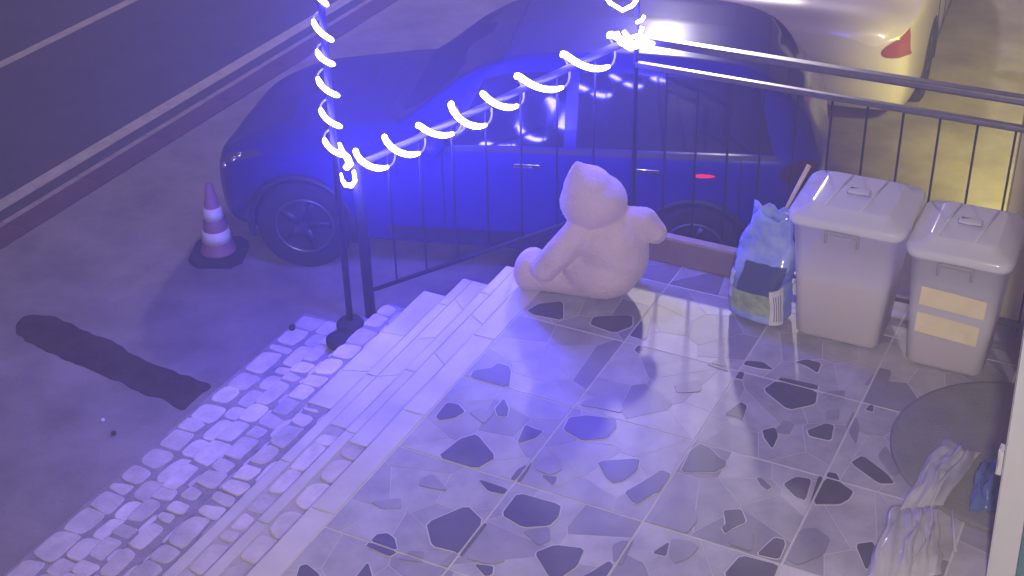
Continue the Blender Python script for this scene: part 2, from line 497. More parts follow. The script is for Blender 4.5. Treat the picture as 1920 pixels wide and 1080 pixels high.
# ------------------------------------------------------------------ staircase
st = thing('stone_staircase', 'broad white marble and crazy-paved stone steps going down from the terrace to the pavement', 'staircase', (-0.72, 0, 0))
STEPS = [(-0.72, 0.0), (-1.01, -0.165), (-1.30, -0.325), (-1.58, -0.48), (-1.86, -0.63), (-2.13, -0.78), (-2.50, -0.872)]
SY0, SY1 = -3.2, 1.86
rs = random.Random(7)
def slab(x0, x1, y0, y1, z, th, m_, parent, name):
    o = obj(name, bx(x0, x1, y0, y1, z - th, z, bev=0.006), m_, parent); return o
for k, (xe, z) in enumerate(STEPS):
    if k == 0:
        xi = xe + 0.125; y1 = SY1 - 0.02
    else:
        xi = STEPS[k - 1][0] + 0.045; y1 = SY1
    xo = xe - 0.0
    tread = obj('tread', bx(xo + 0.02, xi - .001, SY0, y1 - .015, z - 0.05, z - 0.005, bev=0.003),
                M['mortar2'] if k < 3 else M['mortar'], st)
    tread.location = (0.72, 0, 0)
    # body of the step (riser)
    r = obj('riser', bx(xo + 0.035, xi + 0.2, SY0, y1 - .03, G - 0.02 if k < 6 else G - .02, z - 0.052), M['riser'], st)
    r.location = (0.72, 0, 0)
    if k == 0:
        # marble edging slabs along the terrace edge
        y = SY0
        while y < y1 - 0.05:
            L = rs.uniform(0.55, 0.95); L = min(L, y1 - y)
            if y + L > -1.6: slab(xo, xi - 0.003, max(y, -1.6) + 0.002, y + L - 0.002, z + 0.0015, 0.03, M['marble'], tread, 'edging_slab')
            y += L
        continue
    # nosing strip of marble on the upper treads, stones behind
    depth = xi - 0.05 - xo
    dens = {1: 0.19, 2: 0.17, 3: 0.15, 4: 0.145, 5: 0.135, 6: 0.125}[k]
    w_n = 0.062 if k < 3 else 0.0
    if w_n:
        y = -1.6
        while y < y1 - 0.05:
            L = rs.uniform(0.5, 1.0) if k < 3 else rs.uniform(0.12, 0.3)
            L = min(L, y1 - y)
            slab(xo, xo + w_n + (0 if k < 3 else rs.uniform(-.012, .006)), y + 0.002, y + L - (0.001 if k < 3 else 0.012), z + rs.uniform(-.0005, .001), 0.03, M['marble'] if k < 3 else M['paver'], tread, 'nosing_stone')
            y += L
    if k < 4:
        y = (0.1, 0.35, 0.62)[k - 1]; sl = 0; Ys = y
        while y < y1 - 0.05:
            L = min(rs.uniform(0.28, 0.75), y1 - y)
            if y1 - y - L < .2: L = y1 - y
            s2 = rs.uniform(-.09, .09) if y + L < y1 - .01 else 0
            xa = xo + w_n + .003
            q = [(xa, y + .001 - sl), (xi - .05, y + .001 + sl), (xi - .05, y + L - .001 + s2), (xa, y + L - .001 - s2)]
            obj('slab', prism(q, z - .03, z + rs.uniform(-.0006, .0006), .003), M['marble'], tread)
            y += L; sl = s2
    yend = Ys - .01 if k < 4 else y1 - .02
    y = -1.6
    seeds = []
    X0, X1 = xo + w_n + 0.006 + (0.03 if k == 6 else 0), xi - 0.05
    lo = -1.5
    nrow = 2 if k > 1 else 1
    cuts = [X0] + [X0 + (X1 - X0) * (r + 1) / nrow for r in range(nrow)]
    for r in range(nrow):
        y = lo
        while y < yend - .05:
            L = min(rs.uniform(.085, .235) * (1.25 if nrow == 1 else 1), yend - y)
            if L < .05: break
            a = cuts[r] + (rs.uniform(-.018, .022) if r else 0.002); b_ = cuts[r + 1] + (rs.uniform(-.03, .012) if r < nrow - 1 else 0)
            g = rs.uniform(.005, .011)
            jt = lambda: rs.uniform(-.017, .017)
            q = [(a + abs(jt()) * .5, y + g + jt()), (b_ - g + jt() * .5, y + g + jt()), (b_ - g + jt() * .5, y + L - g + jt()), (a + abs(jt()) * .5, y + L - g + jt())]
            if rs.random() < .35:
                q.insert(2, (b_ - g * .4, y + L * rs.uniform(.35, .65)))
            q = smooth_corners(smooth_corners(q, rs.uniform(.10, .20)), .2)
            q = [(px_ + rs.uniform(-.0025, .0025), py_ + rs.uniform(-.0025, .0025)) for px_, py_ in q]
            obj('stone', prism(q, z - 0.02, z + rs.uniform(-0.002, 0.0025), 0.003), M['paver'], tread)
            y += L
for o in st.children_recursive:
    if o.parent and o.parent.name.startswith('tread'): pass
# pale kerb strip along the foot of the stairs
struct(obj('step_footing', bx(-2.56, -2.502, SY0, 1.5, G - .02, G + 0.012), M['concrete']))

# ------------------------------------------------------------------ low wooden box by the railing
bxo = thing('timber_kerb', 'brown wooden board standing on edge along the foot of the railing behind the teddy bear', 'board', (0.09, 2.015, 0))
obj('face_board', bx(-0.40, 0.42, -0.018, 0.014, 0.002, 0.15, bev=0.004), M['wood'], bxo)
obj('lit_edge_strip', bx(-0.405, 0.425, -0.024, 0.026, 0.1505, 0.168, bev=0.003), M['kerb'], bxo)  # street light on the board's top edge, put in as a pale strip

# ------------------------------------------------------------------ railings
RY = 2.06
tr = thing('terrace_railing', 'black metal railing with two top rails and thin balusters along the terrace behind the bins', 'railing', (-0.32, RY, 0))
def L_(parent, p): return Vector(p) - parent.location
def rod(name, pts, r, m_, parent, n=8):
    return obj(name, tube(bmesh.new(), [L_(parent, p) for p in pts], r, n), m_, parent, True)
obj('top_rail', bx(0, 3.4, -0.028, 0.028, 1.225, 1.262, bev=0.008), M['rail'], tr)
obj('middle_rail', bx(0, 3.4, -0.018, 0.018, 1.09, 1.118, bev=0.006), M['rail'], tr)
obj('bottom_rail', bx(0, 3.4, -0.018, 0.018, 0.055, 0.08, bev=0.004), M['rail'], tr)
bal = bx(-0.005, 0.005, -0.005, 0.005, 0.0, 1.095)
balm = bpy.data.meshes.new('baluster'); bal.to_mesh(balm); bal.free()
for i in range(1, 20):
    b = link('baluster', balm, M['black'], tr); b.location = (0.172 * i, 0, 0.0)
for x in (3.38,):
    obj('post', bx(x - .022, x + .022, -.022, .022, 0, 1.23), M['black'], tr)

sr = thing('stair_railing', 'black sloping stair railing wound with blue-white lights beside the dark car', 'railing', (-2.08, 2.0, -0.78))
HA = Vector((-2.08, 2.0, 0.185)); HB = Vector((-0.32, 2.05, 1.255))
rod('handrail', [HA, HB], 0.020, M['trim'], sr)
rod('bottom_rail', [(-2.08, 2.0, -0.70), (-0.34, 2.05, 0.30)], 0.014, M['black'], sr)
rod('newel_post', [(-2.08, 2.0, G), (-2.08, 2.0, 0.20)], 0.034, M['black'], sr, 10)
for i in range(1, 8):
    f = i / 8
    p = HA.lerp(HB, f); q = Vector((-2.08, 2.0, -0.70)).lerp(Vector((-0.34, 2.05, 0.30)), f)
    rod('baluster', [q, p], 0.0065, M['black'], sr, 6)

pole = thing('light_pole', 'tall thin black pole with a round base on the steps, wound with blue-white lights', 'pole', (-2.02, 1.69, -0.778))
obj('shaft', tube(bmesh.new(), [(0, 0, 0.02), (0.05, 0, 3.3)], 0.020, 10), M['black'], pole, True)
obj('base_plate', lathe(bmesh.new(), [(0.078, 0), (0.086, 0.01), (0.086, 0.04), (0.07, 0.062), (0.024, 0.07)], 28), M['rubber'], pole, True)
d2 = tag(obj('rubber_weight', lathe(bmesh.new(), [(0.076, 0), (0.084, 0.01), (0.084, 0.045), (0.03, 0.06)], 28), M['rubber'], None, True),
         'flat black rubber disc on a step just below the round pole base', 'weight')
d2.location = (-1.985, 1.52, -0.777)
cp = thing('corner_post', 'black upright post at the corner of the railing, wound with blue-white lights', 'post', (-0.32, RY, 0))
obj('shaft', tube(bmesh.new(), [(0, 0, 0), (0, 0, 3.3)], 0.013, 10), M['black'], cp, True)
obj('base_plate', bx(-.05, .05, -.05, .05, 0, .012), M['black'], cp)

# rope lights -------------------------------------------------------
def helix(root, A, B, r0, pitch, s0, s1, k, lit, m_, rt=0.017, wob=0.012, seed=1, dark=True):
    rg = random.Random(seed)
    A = Vector(A); B = Vector(B)
    t = (B - A).normalized()
    k = Vector(k); k = (k - t * k.dot(t)).normalized()
    q = t.cross(k)
    if q.z < 0 or (abs(q.z) < 1e-3 and q.x < 0): q = -q
    s = s0
    prev = None
    while s < s1:
        p = pitch * rg.uniform(0.82, 1.2)
        r = r0 * rg.uniform(0.72, 1.2)
        a0, a1 = lit
        fr = 0.86 if r0 > .06 else .6
        pts = []
        for i in range(15):
            f = i / 14
            a = rad(a0 + (a1 - a0) * f)
            pts.append(A + t * (s + p * fr * f) + k * (r * math.cos(a)) + q * (r * math.sin(a)) + Vector((0, 0, -0.10 * r * math.sin(math.pi * f))))
        rr = [rt * (0.55 + 0.45 * min(1, 4 * (1 - abs(2 * i / 14 - 1)))) for i in range(15)]
        obj('led_segment', tube(bmesh.new(), [L_(root, x) for x in pts], rr, 8), m_, root, True)
        if prev is not None and dark:
            a = rad(a1); b = rad(a0 + 360)
            cp_ = []
            for i in range(9):
                f = i / 8
                an = a + (rad(a0 - 360) - a) * f if a1 < a0 else a + (b - a) * f
                sp = prev[0] + (s - prev[0]) * f
                rr_ = prev[1] + (r - prev[1]) * f
                cp_.append(A + t * sp + k * (rr_ * math.cos(an)) + q * (rr_ * math.sin(an)))
            obj('cable', tube(bmesh.new(), [L_(root, x) for x in cp_], 0.006, 5), M['cable'], root, True)
        prev = (s + p * fr, r)
        s += p

l1 = thing('rope_light', 'rope light wound in loose white loops down the sloping stair handrail', 'rope light', HA, 0, 'blue-white rope lights')
helix(l1, HA, HB, 0.085, 0.268, 0.02, 1.93, (0.25, -0.8, 0.45), (108, -92), M['led'], 0.0165, seed=3)
# hanging tail at the lower end and a knot by the newel
tail = [HA + Vector(v) for v in [(0.02, -.06, 0.0), (0.03, -.07, -0.06), (0.0, -.07, -0.10), (-0.05, -.06, -0.11), (-0.07, -.06, -0.08), (-0.075, -.06, -0.04)]]
obj('led_segment', tube(bmesh.new(), [L_(l1, x) for x in tail], [0.009, .012, .014, .014, .010, .008], 8), M['led'], l1, True)
knot = [HA + Vector(v) for v in [(-0.07, -.05, 0.16), (-.04, -.07, .11), (0.0, -.08, 0.09), (0.01, -.08, 0.05), (-.02, -.08, 0.02)]]
obj('led_segment', tube(bmesh.new(), [L_(l1, x) for x in knot], [0.008, .017, .020, .022, .018], 8), M['led'], l1, True)

l2 = thing('rope_light', 'rope light wound in short white turns up the tall thin pole on the steps', 'rope light', (-2.035, 1.74, 0.4), 0, 'blue-white rope lights')
helix(l2, (-2.002, 1.69, 0.42), (-1.970, 1.69, 2.5), 0.048, 0.168, 0.0, 2.0, (0.45, -0.85, 0.1), (-70, 75), M['led'], 0.0145, seed=5)
l3 = thing('rope_light', 'rope light bunched and looped round the corner post at the top of the stairs', 'rope light', (-0.32, RY, 1.25), 0, 'blue-white rope lights')
P0 = Vector((-0.32, RY, 1.25))
for pts, r in (([(-.09, -.05, .03), (-.06, -.07, -.01), (0, -.08, -.03), (.05, -.07, -.01), (.055, -.06, .04)], .013),
               ([(-.05, -.05, .04), (-.01, -.07, .02), (.04, -.06, .04), (.05, -.05, .08)], .010),
               ([(-.20, -.03, .34), (-.18, -.05, .26), (-.12, -.07, .19), (-.05, -.07, .16), (.0, -.06, .19), (.035, -.05, .25), (.05, -.03, .33)], .010),
               ([(.02, -.05, .10), (.05, -.06, .12), (.06, -.05, .14)], .008)):
    q = [P0 + Vector(p) for p in pts]
    n = len(q)
    obj('led_segment', tube(bmesh.new(), [L_(l3, x) for x in q], r, 8), M['led'], l3, True)

# ------------------------------------------------------------------ cars
def cr(vals, u):
    """Catmull-Rom over integer knots"""
    v = np.asarray(vals, float)
    i = int(min(max(math.floor(u), 0), len(v) - 2)); f = u - i
    p0, p1, p2, p3 = v[max(i - 1, 0)], v[i], v[i + 1], v[min(i + 2, len(v) - 1)]
    return 0.5 * ((2 * p1) + (-p0 + p2) * f + (2 * p0 - 5 * p1 + 4 * p2 - p3) * f * f + (-p0 + 3 * p1 - 3 * p2 + p3) * f ** 3)

#  x, w(lower), w(belt), zbottom, zmid, zbelt, wroof, zrail, ztop
HATCH = [
 (0.00, .40, .36, .34, .44, .54, .30, .58, .60),
 (0.05, .60, .58, .26, .44, .62, .50, .68, .70),
 (0.20, .76, .75, .22, .46, .70, .62, .77, .80),
 (0.50, .84, .83, .21, .50, .80, .68, .87, .90),
 (0.95, .865, .85, .21, .52, .87, .70, .93, .97),
 (1.30, .87, .86, .20, .53, .91, .70, .98, 1.02),
 (1.75, .87, .86, .20, .54, .93, .63, 1.30, 1.33),
 (2.10, .87, .86, .20, .54, .94, .60, 1.44, 1.49),
 (2.70, .87, .86, .20, .54, .95, .60, 1.48, 1.54),
 (3.25, .87, .86, .21, .54, .96, .59, 1.46, 1.52),
 (3.65, .865, .85, .23, .55, .97, .57, 1.39, 1.44),
 (3.92, .84, .82, .27, .56, .97, .56, 1.16, 1.20),
 (4.04, .78, .77, .32, .56, .94, .54, .98, 1.01),
 (4.10, .62, .60, .38, .56, .86, .44, .90, .92),
]
SEDAN = [list(r) for r in HATCH]
SEDAN = [tuple(r) for r in SEDAN[:9]] + [
 (3.10, .87, .86, .21, .54, .96, .59, 1.40, 1.45),
 (3.45, .87, .85, .22, .55, .98, .58, 1.22, 1.26),
 (3.80, .865, .85, .23, .56, 1.0, .64, 1.05, 1.09),
 (4.20, .84, .82, .27, .57, .98, .66, 1.03, 1.06),
 (4.36, .78, .77, .32, .57, .93, .62, .98, 1.0),
 (4.42, .62, .60, .38, .57, .84, .44, .88, .90)]
def ring(st_, u):
    x, w, wb, z0, zm, zb, wr, zr, zt = [cr([s[i] for s in st_], u) for i in range(9)]
    return x, [(0, z0), (w * .55, z0), (w * .93, z0 + .03), (w, z0 + .14), (w * 1.012, zm), (w * 1.005, zm + (zb - zm) * .6),
               (wb, zb), ((wb * .55 + wr * .45), zb + (zr - zb) * .45), (wr, zr), (wr * .8, zr + (zt - zr) * .72), (wr * .4, zt - .006), (0, zt)]
def surf(st_, u, v, side=1):
    x, r = ring(st_, u)
    y = cr([p[0] for p in r], v); z = cr([p[1] for p in r], v)
    return Vector((x, side * y, z))
def patch(st_, u0, u1, v0, v1, side, nu, nv, off, shear=None):
    bm = bmesh.new()
    g = []
    for i in range(nu + 1):
        row = []
        for j in range(nv + 1):
            fv = j / nv
            v = v0 + (v1 - v0) * fv
            if shear == 'lens':
                h_ = math.sqrt(max(0, 1 - (2 * fv - 1) ** 2)); a, b = u1 - (u1 - u0) * (0.04 + .96 * h_), u1 + .25 * h_ - .1
            else: a, b = (u0, u1) if shear is None else (u0 + shear[0] * fv, u1 + shear[1] * fv)
            u = a + (b - a) * i / nu
            e = 0.02
            p = surf(st_, u, v, side)
            du = surf(st_, min(u + e, len(st_) - 1), v, side) - surf(st_, max(u - e, 0), v, side)
            dv = surf(st_, u, min(v + e, 11), side) - surf(st_, u, max(v - e, 0), side)
            n_ = dv.cross(du) * side
            if n_.length < 1e-9: n_ = Vector((0, 0, 1))
            row.append(bm.verts.new(p + n_.normalized() * off))
        g.append(row)
    for i in range(nu):
        for j in range(nv):
            bm.faces.new((g[i][j], g[i + 1][j], g[i + 1][j + 1], g[i][j + 1]))
    return bm
def car(name, label, st_, paint, loc, rz, tail, wx=(0.70, 3.30)):
    root = thing(name, label, 'car', loc, rz, None)
    NU, NV = (len(st_) - 1) * 9, 44
    bm = bmesh.new()
    R_, wc = 0.325, [(x, 0.325) for x in wx]
    for side in (1, -1):
        g = [[bm.verts.new(surf(st_, (len(st_) - 1) * i / NU, 11 * j / NV, side)) for j in range(NV + 1)] for i in range(NU + 1)]
        for i in range(NU):
            for j in range(NV):
                q = (g[i][j], g[i + 1][j], g[i + 1][j + 1], g[i][j + 1])
                c = sum((v.co for v in q), Vector()) / 4
                if abs(c.y) > .45 and any(math.hypot(c.x - a, c.z - b) < .362 for a, b in wc): continue
                bm.faces.new(q if side == 1 else q[::-1])
        for i in (0, NU):
            bm.faces.new([v for v in g[i]])
    bmesh.ops.remove_doubles(bm, verts=bm.verts, dist=0.0008)
    body = obj('body', bm, paint, root, True)
    nS = len(st_) - 1
    roof_i = next(i for i, s in enumerate(st_) if s[8] > 1.45)       # first roof station
    last = max(i for i, s in enumerate(st_) if s[8] > 1.40)
    rear_end = last + (1.0 if st_ is HATCH else 1.9)
    for side in (1, -1):
        obj('windscreen', patch(st_, roof_i - 1.88, roof_i - .12, 8.2, 11, side, 14, 10, .004), M['glass'], root, True)
        obj('rear_window', patch(st_, last + .12, rear_end, 8.4, 11, side, 10, 10, .004), M['glass'], root, True)
        obj('front_side_window', patch(st_, roof_i - 1.3, roof_i + .62, 6.25, 7.75, side, 14, 6, .004, (0.85, 0)), M['glass'], root, True)
        obj('rear_side_window', patch(st_, roof_i + .74, last + .35, 6.25, 7.75, side, 14, 6, .004, (0, -.35)), M['glass'], root, True)
        obj('window_trim', patch(st_, roof_i - 1.5, last + .4, 6.05, 6.2, side, 24, 1, .006), M['trim'], root, True)
        obj('sill_trim', patch(st_, 5.0, last - .2, 2.6, 3.3, side, 20, 3, .006), M['trim'], root, True)
        obj('headlight', patch(st_, 1.6, 2.9, 6.2, 7.3, side, 8, 6, .006, (.25, -.2)), M['lens'], root, True)
        obj('tail_light', patch(st_, *((nS - 2.5, nS - 1.35) if st_ is HATCH else (nS - .12, nS - 1.55)), 4.9, 6.2, side, 12, 14, .008, 'lens'), tail, root, True)
        for u in (roof_i + .1, roof_i + 1.35):
            p = surf(st_, u, 5.6, side); 
            obj('door_handle', bx(p.x, p.x + .17, p.y - .012, p.y + .025, p.z - .012, p.z + .014, bev=.005), M['chrome'], root, True)
        for u in (roof_i - 1.15, roof_i + .68, last - .25):
            a = [surf(st_, u, v, side) + Vector((0, side * .003, 0)) for v in np.linspace(3.2, 6.1, 8)]
            obj('door_seam', tube(bmesh.new(), a, .0035, 5), M['trim'], root)
        p = surf(st_, roof_i - 1.25, 6.4, side)
        bm = bmesh.new(); bmesh.ops.create_icosphere(bm, subdivisions=2, radius=1)
        for v in bm.verts: v.co = Vector((v.co.x * .085 + p.x, v.co.y * .11 + p.y + side * .10, v.co.z * .07 + p.z + .03))
        obj('wing_mirror', bm, paint, root, True)
    for uu, vv in ((2.1, 6.5), (2.25, 6.9), (1.7, 5.9)):
        p = surf(st_, uu, vv, -1)
        bm = bmesh.new(); bmesh.ops.create_icosphere(bm, subdivisions=2, radius=.024); bm.transform(Matrix.Translation(p))
        obj('glint_bead', bm, M['chrome'], root, True)  # added chrome beads that catch the lights as headlight glints
    obj('grille', bx(-.012, .03, -.30, .30, .40, .52, bev=.01), M['trim'], root)
    obj('number_plate', bx(-.026, -.013, -.26, .26, .43, .50), M['white'], root)
    if True:
        for (x, z) in wc:
            for side in (1, -1):
                yo = side * .875
                w = obj('wheel', None or _tyre(R_), M['tyre'], root, True)
                w.location = (x, side * .775, z); w.rotation_euler = (rad(90), 0, rad(7) if x < 2 else 0)
                rim = obj('rim', _rim(side), M['alloy'], w, True)
                ar = bmesh.new()
                tube(ar, [(x + .362 * math.cos(a), side * .868, z + .362 * math.sin(a)) for a in np.linspace(-.25, math.pi + .25, 26)], .026, 6)
                obj('wheel_arch', ar, M['trim'], root, True)
    return root
def _tyre(R_):
    return lathe(bmesh.new(), [(R_ * .62, -.09), (R_ * .9, -.105), (R_ * .985, -.085), (R_, -.04), (R_, .04), (R_ * .985, .085), (R_ * .9, .105), (R_ * .62, .09)], 36)
def _rim(side):
    bm = bmesh.new()
    s = -side
    lathe(bm, [(.20, s * .06), (.205, s * .098), (.19, s * .1), (.185, s * .07)], 30)
    lathe(bm, [(.0005, s * .085), (.05, s * .09), (.05, s * .06)], 14)
    for k in range(5):
        a = 2 * math.pi * k / 5
        d = Vector((math.cos(a), math.sin(a), 0)); n_ = Vector((-d.y, d.x, 0))
        vs = []
        for zz in (s * .065, s * .09):
            vs.append([bm.verts.new(d * rr + n_ * hw * sg + Vector((0, 0, zz))) for rr, hw in ((.03, .032), (.195, .022)) for sg in (1, -1)])
        a_, b_ = vs
        for f in ((0, 1, 3, 2),):
            bm.faces.new([a_[i] for i in f]); bm.faces.new([b_[i] for i in f])
        for i, j in ((0, 1), (1, 3), (3, 2), (2, 0)):
            bm.faces.new((a_[i], a_[j], b_[j], b_[i]))
    return bm

ANG = rad(17)
c1 = car('dark_car', 'dark hatchback parked beside the steps, lit blue by the rope lights, their glow also put into its paint', HATCH, M['glowblue'], (-3.76, 3.02, G), ANG, M['smoked'])
obj('red_glint', patch(HATCH, 9.06, 9.22, 5.36, 5.55, -1, 8, 10, .006, 'lens'), M['glintred'], c1)  # glowing patch imitates a red reflection on the flank, no lamp there
c2 = car('white_car', 'white car with a red tail light parked beyond the dark hatchback', SEDAN, M['whitecar'], (-0.86, 10.02, G), rad(-85), M['amber'])

# ------------------------------------------------------------------ traffic cone
cx, cy = un(412, 478, G)
tcn = thing('traffic_cone', 'faded red traffic cone with two white bands standing in front of the dark car', 'cone', (cx, cy, G), rad(24))
b = bx(-.185, .185, -.185, .185, 0, .045)
bmesh.ops.bevel(b, geom=[e for e in b.edges if abs(e.verts[0].co.z - e.verts[1].co.z) > .02], offset=.07, segments=1, affect='EDGES')
obj('base', b, M['rubber'], tcn)
H = 0.56
def cr_(z): return 0.118 - (0.118 - 0.022) * (z - .046) / (H - .046)
obj('cone_body', lathe(bmesh.new(), [(.128, .046), (.118, .058), (cr_(.12), .12), (cr_(.3), .3), (cr_(H), H), (.012, H + .004)], 26), M['cone'], tcn, True)
for a, e in ((.13, .215), (.30, .385)):
    obj('white_band', lathe(bmesh.new(), [(cr_(a) + .0006, a), (cr_(a) + .003, a), (cr_(e) + .003, e), (cr_(e) + .0006, e)], 26), M['white'], tcn, True)

# ------------------------------------------------------------------ teddy bear
bear = thing('teddy_bear', 'big cream plush teddy bear sitting on the terrace edge with its back to the bins', 'teddy bear', (-0.3, 1.5, 0))
def ell(bm, c, r, rot=(0, 0, 0)):
    b = bmesh.new(); bmesh.ops.create_icosphere(b, subdivisions=3, radius=1)
    from mathutils import Euler
    m_ = Matrix.Translation(Vector(c) - Vector((-0.3, 1.5, 0))) @ Euler([rad(a) for a in rot]).to_matrix().to_4x4() @ Matrix.Diagonal((*r, 1))
    b.transform(m_)
    me_ = bpy.data.meshes.new('t'); b.to_mesh(me_); b.free(); bm.from_mesh(me_); bpy.data.meshes.remove(me_)
def capsule(bm, pts, rs_):
    pts = [Vector(p) for p in pts]
    for i in range(len(pts) - 1):
        for k in range(9):
            f = k / 8
            p = pts[i].lerp(pts[i + 1], f); r = rs_[i] + (rs_[i + 1] - rs_[i]) * f
            ell(bm, p, (r, r, r))
bm = bmesh.new()
ell(bm, (-0.262, 1.62, 0.255), (0.205, 0.19, 0.245), (0, -14, 0))
ell(bm, (-0.30, 1.585, 0.15), (0.215, 0.19, 0.16))
ell(bm, (-0.35, 1.60, 0.525), (0.178, 0.17, 0.145), (0, -8, 0))
ell(bm, (-0.47, 1.67, 0.50), (0.085, 0.08, 0.075))               # muzzle
capsule(bm, [(-0.37, 1.585, 0.585), (-0.405, 1.57, 0.665), (-0.425, 1.565, 0.735)], [0.135, 0.07, 0.018])    # pointed top of the hood
capsule(bm, [(-0.20, 1.66, 0.40), (-0.10, 1.68, 0.425), (-0.04, 1.69, 0.365)], [0.09, 0.072, 0.06])   # right arm
capsule(bm, [(-0.39, 1.50, 0.375), (-0.48, 1.42, 0.26), (-0.54, 1.40, 0.18)], [0.085, 0.078, 0.07])   # left arm
capsule(bm, [(-0.33, 1.53, 0.10), (-0.50, 1.50, 0.08), (-0.63, 1.47, 0.078)], [0.10, 0.080, 0.078])
ell(bm, (-0.655, 1.475, 0.112), (0.088, 0.105, 0.125), (0, 12, 0))       # left foot
capsule(bm, [(-0.30, 1.66, 0.12), (-0.44, 1.82, 0.10)], [0.11, 0.09])
ell(bm, (-0.48, 1.86, 0.14), (0.085, 0.10, 0.12))                   # right foot
body = obj('body', bm, M['plush'], bear, True)
md = body.modifiers.new('remesh', 'REMESH'); md.mode = 'VOXEL'; md.voxel_size = 0.010; md.use_smooth_shade = True
sm = body.modifiers.new('smooth', 'SMOOTH'); sm.factor = 0.5; sm.iterations = 4
tx = bpy.data.textures.new('plush', 'CLOUDS'); tx.noise_scale = 0.009
dp = body.modifiers.new('fur', 'DISPLACE'); dp.texture = tx; dp.strength = 0.007; dp.texture_coords = 'LOCAL'

# ------------------------------------------------------------------ lidded bins
def rrect(w, d, r, n=5):
    out = []
    for cx_, cy_, a0 in ((w - r, d - r, 0), (-(w - r), d - r, 90), (-(w - r), -(d - r), 180), (w - r, -(d - r), 270)):
        for k in range(n + 1):
            a = rad(a0 + 90 * k / n)
            out.append((cx_ + r * math.cos(a), cy_ + r * math.sin(a)))
    return out
def loft(bm, secs, cap0=True, cap1=True):
    rings = [[bm.verts.new((x, y + oy, z)) for x, y in rrect(w, d, r)] for (w, d, r, z, oy) in secs]
    n = len(rings[0])
    for A, B in zip(rings, rings[1:]):
        for k in range(n): bm.faces.new((A[k], A[(k + 1) % n], B[(k + 1) % n], B[k]))
    if cap0: bm.faces.new(rings[0])
    if cap1: bm.faces.new(rings[-1])
    return bm
def bin_(label, x, y, rz, h, w0, w1, fill, latch=True):
    t = thing('storage_bin', label, 'storage bin', (x, y, 0), rz, 'lidded storage bins')
    d0, d1 = 0.175, 0.235
    L = lambda f: (w0 + (w1 - w0) * f, d0 + (d1 - d0) * f)
    bm = loft(bmesh.new(), [(L(0)[0] - .012, L(0)[1] - .012, .04, .006, 0), (*L(.02), .05, .02, 0), (*L(.5), .055, h * .5, 0), (*L(.94), .055, h * .94, 0),
                            (L(.94)[0] + .014, L(.94)[1] + .014, .06, h * .945, 0), (L(1)[0] + .014, L(1)[1] + .014, .06, h, 0)], True, False)
    obj('tub', bm, M['bin'], t, True)
    f = fill
    obj('kibble', loft(bmesh.new(), [(L(.02)[0] - .012, L(.02)[1] - .012, .045, .02, 0), (L(f)[0] - .01, L(f)[1] - .01, .05, h * f, 0)]), M['kibble'], t)
    a, b_ = L(1)
    lid = obj('lid', loft(bmesh.new(), [(a + .022, b_ + .022, .065, h - .02, 0), (a + .028, b_ + .028, .07, h + .012, 0), (a + .015, b_ + .015, .065, h + .026, 0),
                                        (a - .035, b_ - .03, .05, h + .032, 0), (a - .06, b_ - .05, .04, h + .062, 0), (a - .075, b_ - .065, .035, h + .066, 0)], False, True), M['lid'], t, True)
    obj('handle', bx(-.055, .055, -.03, .03, h + .064, h + .082, bev=.012), M['lid'], lid, True)
    for xx in (-.12, .05):
        obj('rib', tube(bmesh.new(), [(xx, -b_ + .06, h + .066), (xx + .05, b_ - .07, h + .066)], .007, 6), M['lid'], lid, True)
    if latch:
        yy = -b_ - .03
        obj('latch', bx(-.075, .075, yy - .014, yy + .004, h - .035, h - .018, bev=.004), M['clip'], t)
        for sx in (-1, 1):
            obj('latch_arm', bx(sx * .075 - .006, sx * .075 + .006, yy - .012, yy + .004, h - .085, h - .02, bev=.003), M['clip'], t)
    return t, h, L
b1, h1, L1 = bin_('milky lidded plastic bin without paper labels, next to the blue bag', 0.945, 1.80, rad(1), 0.69, .205, .255, .52)
b2, h2, L2 = bin_('milky lidded plastic bin with two cream paper labels, on the right', 1.475, 1.775, rad(1), 0.66, .18, .215, .34)
for z0, z1, lo, hi in ((.36, .475, -.145, .155), (.20, .325, -.15, .14)):
    fz = (z0 + z1) / 2 / h2
    bm = bmesh.new()
    pts = [(lo, z0 + .012), (lo + .004, z1), ((lo + hi) / 2, z1 - .008), (hi, z1 - .02), (hi - .004, z0 - .005), ((lo + hi) / 2, z0 + .004)]
    for dy in (0, .002):
        vs = [bm.verts.new((x, -(.175 + .06 * z / h2) - .003 - dy, z)) for x, z in pts]
        bm.faces.new(vs)
    obj('paper_label', bm, M['paper'], b2)

# ------------------------------------------------------------------ blue pet-food bag
bag = thing('food_bag', 'crumpled blue foil pet-food bag with white and green print leaning on the bin', 'bag', (0.53, 1.72, 0), rad(-8))
def bag_pt(u, v):
    """u 0..1 round, v 0..1 height"""
    H_ = 0.56
    z = H_ * v
    w = 0.155 * (1 - 0.10 * v) * (1 if v < .80 else 1 - .45 * (v - .80) / .2) * min(1, .80 + v * 4)
    d = 0.11 * (1 - 0.9 * max(0, v - .45) / .55) * min(1, .75 + v * 5)
    a = 2 * math.pi * u
    ex = 0.62
    x = w * math.copysign(abs(math.cos(a)) ** ex, math.cos(a)); y = d * math.copysign(abs(math.sin(a)) ** ex, math.sin(a))
    nz = noise.noise_vector(Vector((x * 9, y * 9, z * 9))) * 0.022 * (0.3 + v) + noise.noise_vector(Vector((x * 25, y * 25, z * 25))) * .010 * (.2 + v)
    return Vector((x + .055 * max(0, v - .4), y, z + (0.05 * abs(math.cos(a)) if v > .9 else 0))) + Vector((nz.x, nz.y, nz.z * min(1, v * 3)))
